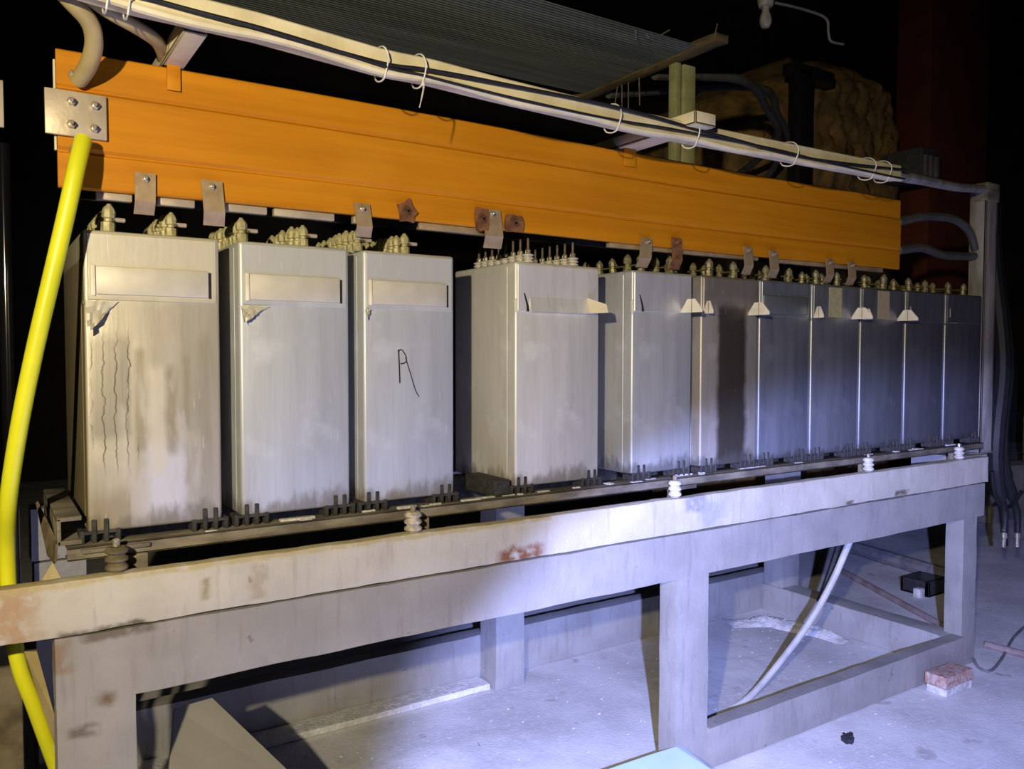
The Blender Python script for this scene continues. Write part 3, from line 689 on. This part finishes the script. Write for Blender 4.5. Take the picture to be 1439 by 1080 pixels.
# ridge of white dust and crumbs in the far bay
def heap(name, pts, wid, hgt, seed, label):
    t = bmesh.new(); rnd = random.Random(seed); rows = []
    from mathutils import noise as mn
    n = 60
    for k in range(n+1):
        u = k/n*(len(pts)-1); i = min(int(u), len(pts)-2); c = pts[i].lerp(pts[i+1], u-i); d = (pts[i+1]-pts[i]).normalized(); s = Vector((-d.y, d.x, 0))
        ring = []
        for j in range(13):
            v = j/6-1; env = max(0, 1-v*v)*math.sin(math.pi*min(1, max(0, k/n*.98+.01)))**.5
            p = c+s*wid*v*(1+.3*mn.noise(c*5)); h = env*hgt*(.7+.9*abs(mn.noise(p*9+Vector((seed, 0, 0))))+.5*abs(mn.noise(p*30)))
            ring.append(t.verts.new((p.x, p.y, h-.004)))
        rows.append(ring)
    for k in range(n):
        for j in range(12): t.faces.new((rows[k][j], rows[k][j+1], rows[k+1][j+1], rows[k+1][j]))
    bmesh.ops.recalc_face_normals(t, faces=t.faces)
    o = MB().add(t).build(name, M_dust if hgt > .03 else M_floor, smooth=40); tag(o, label, 'dust'); o['kind'] = 'stuff'
heap('dust_heap', [Vector((3.75, 3.33, 0)), Vector((3.98, 3.2, 0)), Vector((4.05, 2.95, 0)), Vector((4.06, 2.75, 0))], .075, .045, 3, 'ridge of crumbly white dust along the far floor rail')
heap('dust_heap', [Vector((2.5, 2.85, 0)), Vector((3.0, 2.8, 0)), Vector((3.6, 2.75, 0))], 0.28, .010, 8, 'low spread of white dust under the far bay of the stand')
heap('dust_heap', [Vector((1.3, 2.95, 0)), Vector((1.7, 2.8, 0)), Vector((2.2, 2.75, 0))], .25, .008, 12, 'low spread of white dust under the near bay of the stand')
# crumbs of plaster over the floor under the stand: too small to pick apart
cr = MB(); rnd = random.Random(21)
for k in range(260):
    x = rnd.uniform(.6, 4.1); y = rnd.uniform(2.3, 3.25) if rnd.random() < .8 else rnd.uniform(1.9, 2.15); q = rnd.uniform(.002, .0045)*(1.8 if rnd.random() < .06 else 1)
    cr.prism([(x-q, y-q*.6, 0), (x+q*.8, y-q, 0), (x+q, y+q*.7, 0), (x-q*.5, y+q, 0)], (q*.3, q*.2, q*rnd.uniform(.7, 1.3)))
co = cr.build('plaster_crumbs', M_mortar, smooth=None); tag(co, 'scattered white plaster crumbs on the floor under the stand', 'rubble'); co['kind'] = 'stuff'
# left background: brown cabinet side and shiny dark pipes
cb = empty('brown_cabinet', (-.42, 2.62, 0), 'dim brown cabinet side standing behind the yellow hose', 'cabinet')
MB().box((0, 0, 0), (.50, .35, .93), .006).build('cabinet_body', M_dirtplate, cb)
MB().box((.02, -.004, .04), (.40, 0, .90), .003).build('door', M_dirtplate, cb)
dg = MB().prism([P(34, 915, Y=2.36), P(52, 915, Y=2.36), P(78, 1010, Y=2.40), P(78, 1050, Y=2.40)], (0, .02, 0))
tag(dg.build('diagonal_strut', M_hose, smooth=None), 'tan diagonal strut behind the yellow hose under the beam', 'strut')
for x, lab in ((.075, 'shiny black pipe rising behind the yellow hose'), (.012, 'shiny black pipe at the open end beyond the yellow hose')):
    tag(MB().tube([(x, 3.08 if x > .05 else 3.02, .0), (x, 3.08 if x > .05 else 3.02, 2.3)], .022, 12, 0).build('black_pipe', simple('gloss_black_%d' % int(x*1000), (.008, .008, .01), .12, scale=5, bump=0)), lab, 'pipe')

# ------------------------------------------------------------------ dim background, upper right
bl = empty('light_bulb', (P(1076, 20, Y=4.0).x, 4.0, P(1076, 40, Y=4.0).z), 'unlit white bulb hanging in the dark under the roof', 'bulb')
MB().lathe([(.004, 0), (.028, .008), (.042, .035), (.044, .065), (.034, .10), (.026, .115)], n=16).build('globe', M_white, bl)
MB().lathe([(.026, .115), (.026, .15), (.05, .155), (.06, .19), (.06, .22), (.02, .225)], n=16).build('socket', M_white, bl)
MB().tube([(0, 0, .22), (.01, 0, 1.0), (0, 0, 6.5-bl.location.z)], .006, 6, 4).build('cord', M_rubber, bl)
tag(MB().tube([P(1090, 4, Y=4.0), P(1125, 12, Y=4.0), P(1160, 25, Y=4.0), P(1164, 45, Y=4.0), P(1168, 58, Y=4.0), P(1185, 62, Y=4.0)], .010, 6, 4).build('hanging_wire', M_ghose), 'pale wire trailing away from the unlit bulb', 'wire')
fu = empty('lagged_furnace', (6.4, 4.9, 0), 'tall brown furnace hood wrapped in rough lagging behind the trunking', 'furnace')
t = bmesh.new(); NX, NZ = 70, 90
from mathutils import noise as mn
g = []
for a in range(NX+1):
    row = []
    for b in range(NZ+1):
        u, v = a/NX, b/NZ; ztop = 4.55-.9*(1-u)**2*(1-u) + .10*mn.noise(Vector((u*6, 1, 0)))
        if u > .93: ztop -= .4*(u-.93)/.07
        x = -1.05+2.55*u; z = v*ztop
        y = -.0-.18*math.sin(math.pi*u)+.10*mn.noise(Vector((x*2.5, z*2.5, 0)))+.07*mn.noise(Vector((x*7, z*7, 2)))+.05*mn.noise(Vector((x*17, z*17, 5)))
        if v > .93: y += (v-.93)*6
        row.append(t.verts.new((x, y, z)))
    g.append(row)
for a in range(NX):
    for b in range(NZ): t.faces.new((g[a][b], g[a+1][b], g[a+1][b+1], g[a][b+1]))
r = bmesh.ops.extrude_face_region(t, geom=t.faces[:])
for v in r['geom']:
    if isinstance(v, bmesh.types.BMVert): v.co.y += .8
bmesh.ops.recalc_face_normals(t, faces=t.faces)
MB().add(t).build('lagging', M_brown, fu, smooth=60)
MB().box((-.62, -.46, 0), (-.44, -.34, 4.02), .01).box((-.70, -.46, 3.96), (-.15, -.34, 4.06), .01).build('hood_post', M_black, fu)
rc = empty('red_column', (9.3, 4.9, 0), 'dark red painted column rising beside the lagged furnace', 'column')
MB().box((-.75, 0, 0), (.45, .4, 6.5), .02).build('column_shaft', M_red, rc)
MB().box((-.80, -.05, 0), (.50, .45, .12), .01).build('column_base', M_red, rc)
bw = empty('plank_partition', (10.2, 4.6, 0), 'dim brown partition of wide horizontal boards beyond the red column', 'partition')
for k in range(13):
    MB().box((0, .004*(k % 2), .46*k), (3.2, .05+.004*(k % 2), .46*k+.45), .006, 1).build('board', M_wood, bw)
gb = empty('grey_switch_box', P(1300, 248, Y=4.36), 'dim grey electrical box with ribs beyond the trunking end', 'electrical box')
MB().box((-.05, 0, 0), (.27, .42, .28), .008).build('box_body', M_dkhose, gb)
for k in range(3): MB().box((-.04+.09*k, -.03, .01), (.01+.09*k, 0, .20), .004).build('rib', M_pipe, gb)
for k, pts in enumerate(([(2.80, 3.0, 3.0), P(1042, 112, Y=3.1), P(1076, 150, Y=3.4), P(1090, 200, Y=3.9), (5.45, 4.95, 3.1)],
                         [(2.80, 3.35, 3.0), P(1062, 122, Y=3.5), P(1092, 160, Y=3.8), P(1104, 205, Y=4.2), (5.75, 4.9, 3.0)])):
    tag(MB().tube(pts, .026, 8, 5).build('dim_cable', M_dkhose), ('dim grey cable drooping from the timber end, farther from the furnace', 'dim grey cable drooping closest to the lagged furnace')[k], 'cable')
for (px, py, w_, h_, lab) in ((1428, 650, .9, .55, 'low tan masonry block on the far floor beyond the cables'), (1400, 705, .5, .16, 'flat grey slab on the floor behind the hanging cables')):
    q = P(px, py, z=0) if py > 690 else P(px, py, Y=3.9)
    e = empty('masonry_block', (q.x, q.y, 0), lab, 'block')
    MB().rough_box((-w_/2, 0, 0), (w_/2, .4, h_), .1, .012, int(px)).build('block', M_tan, e)
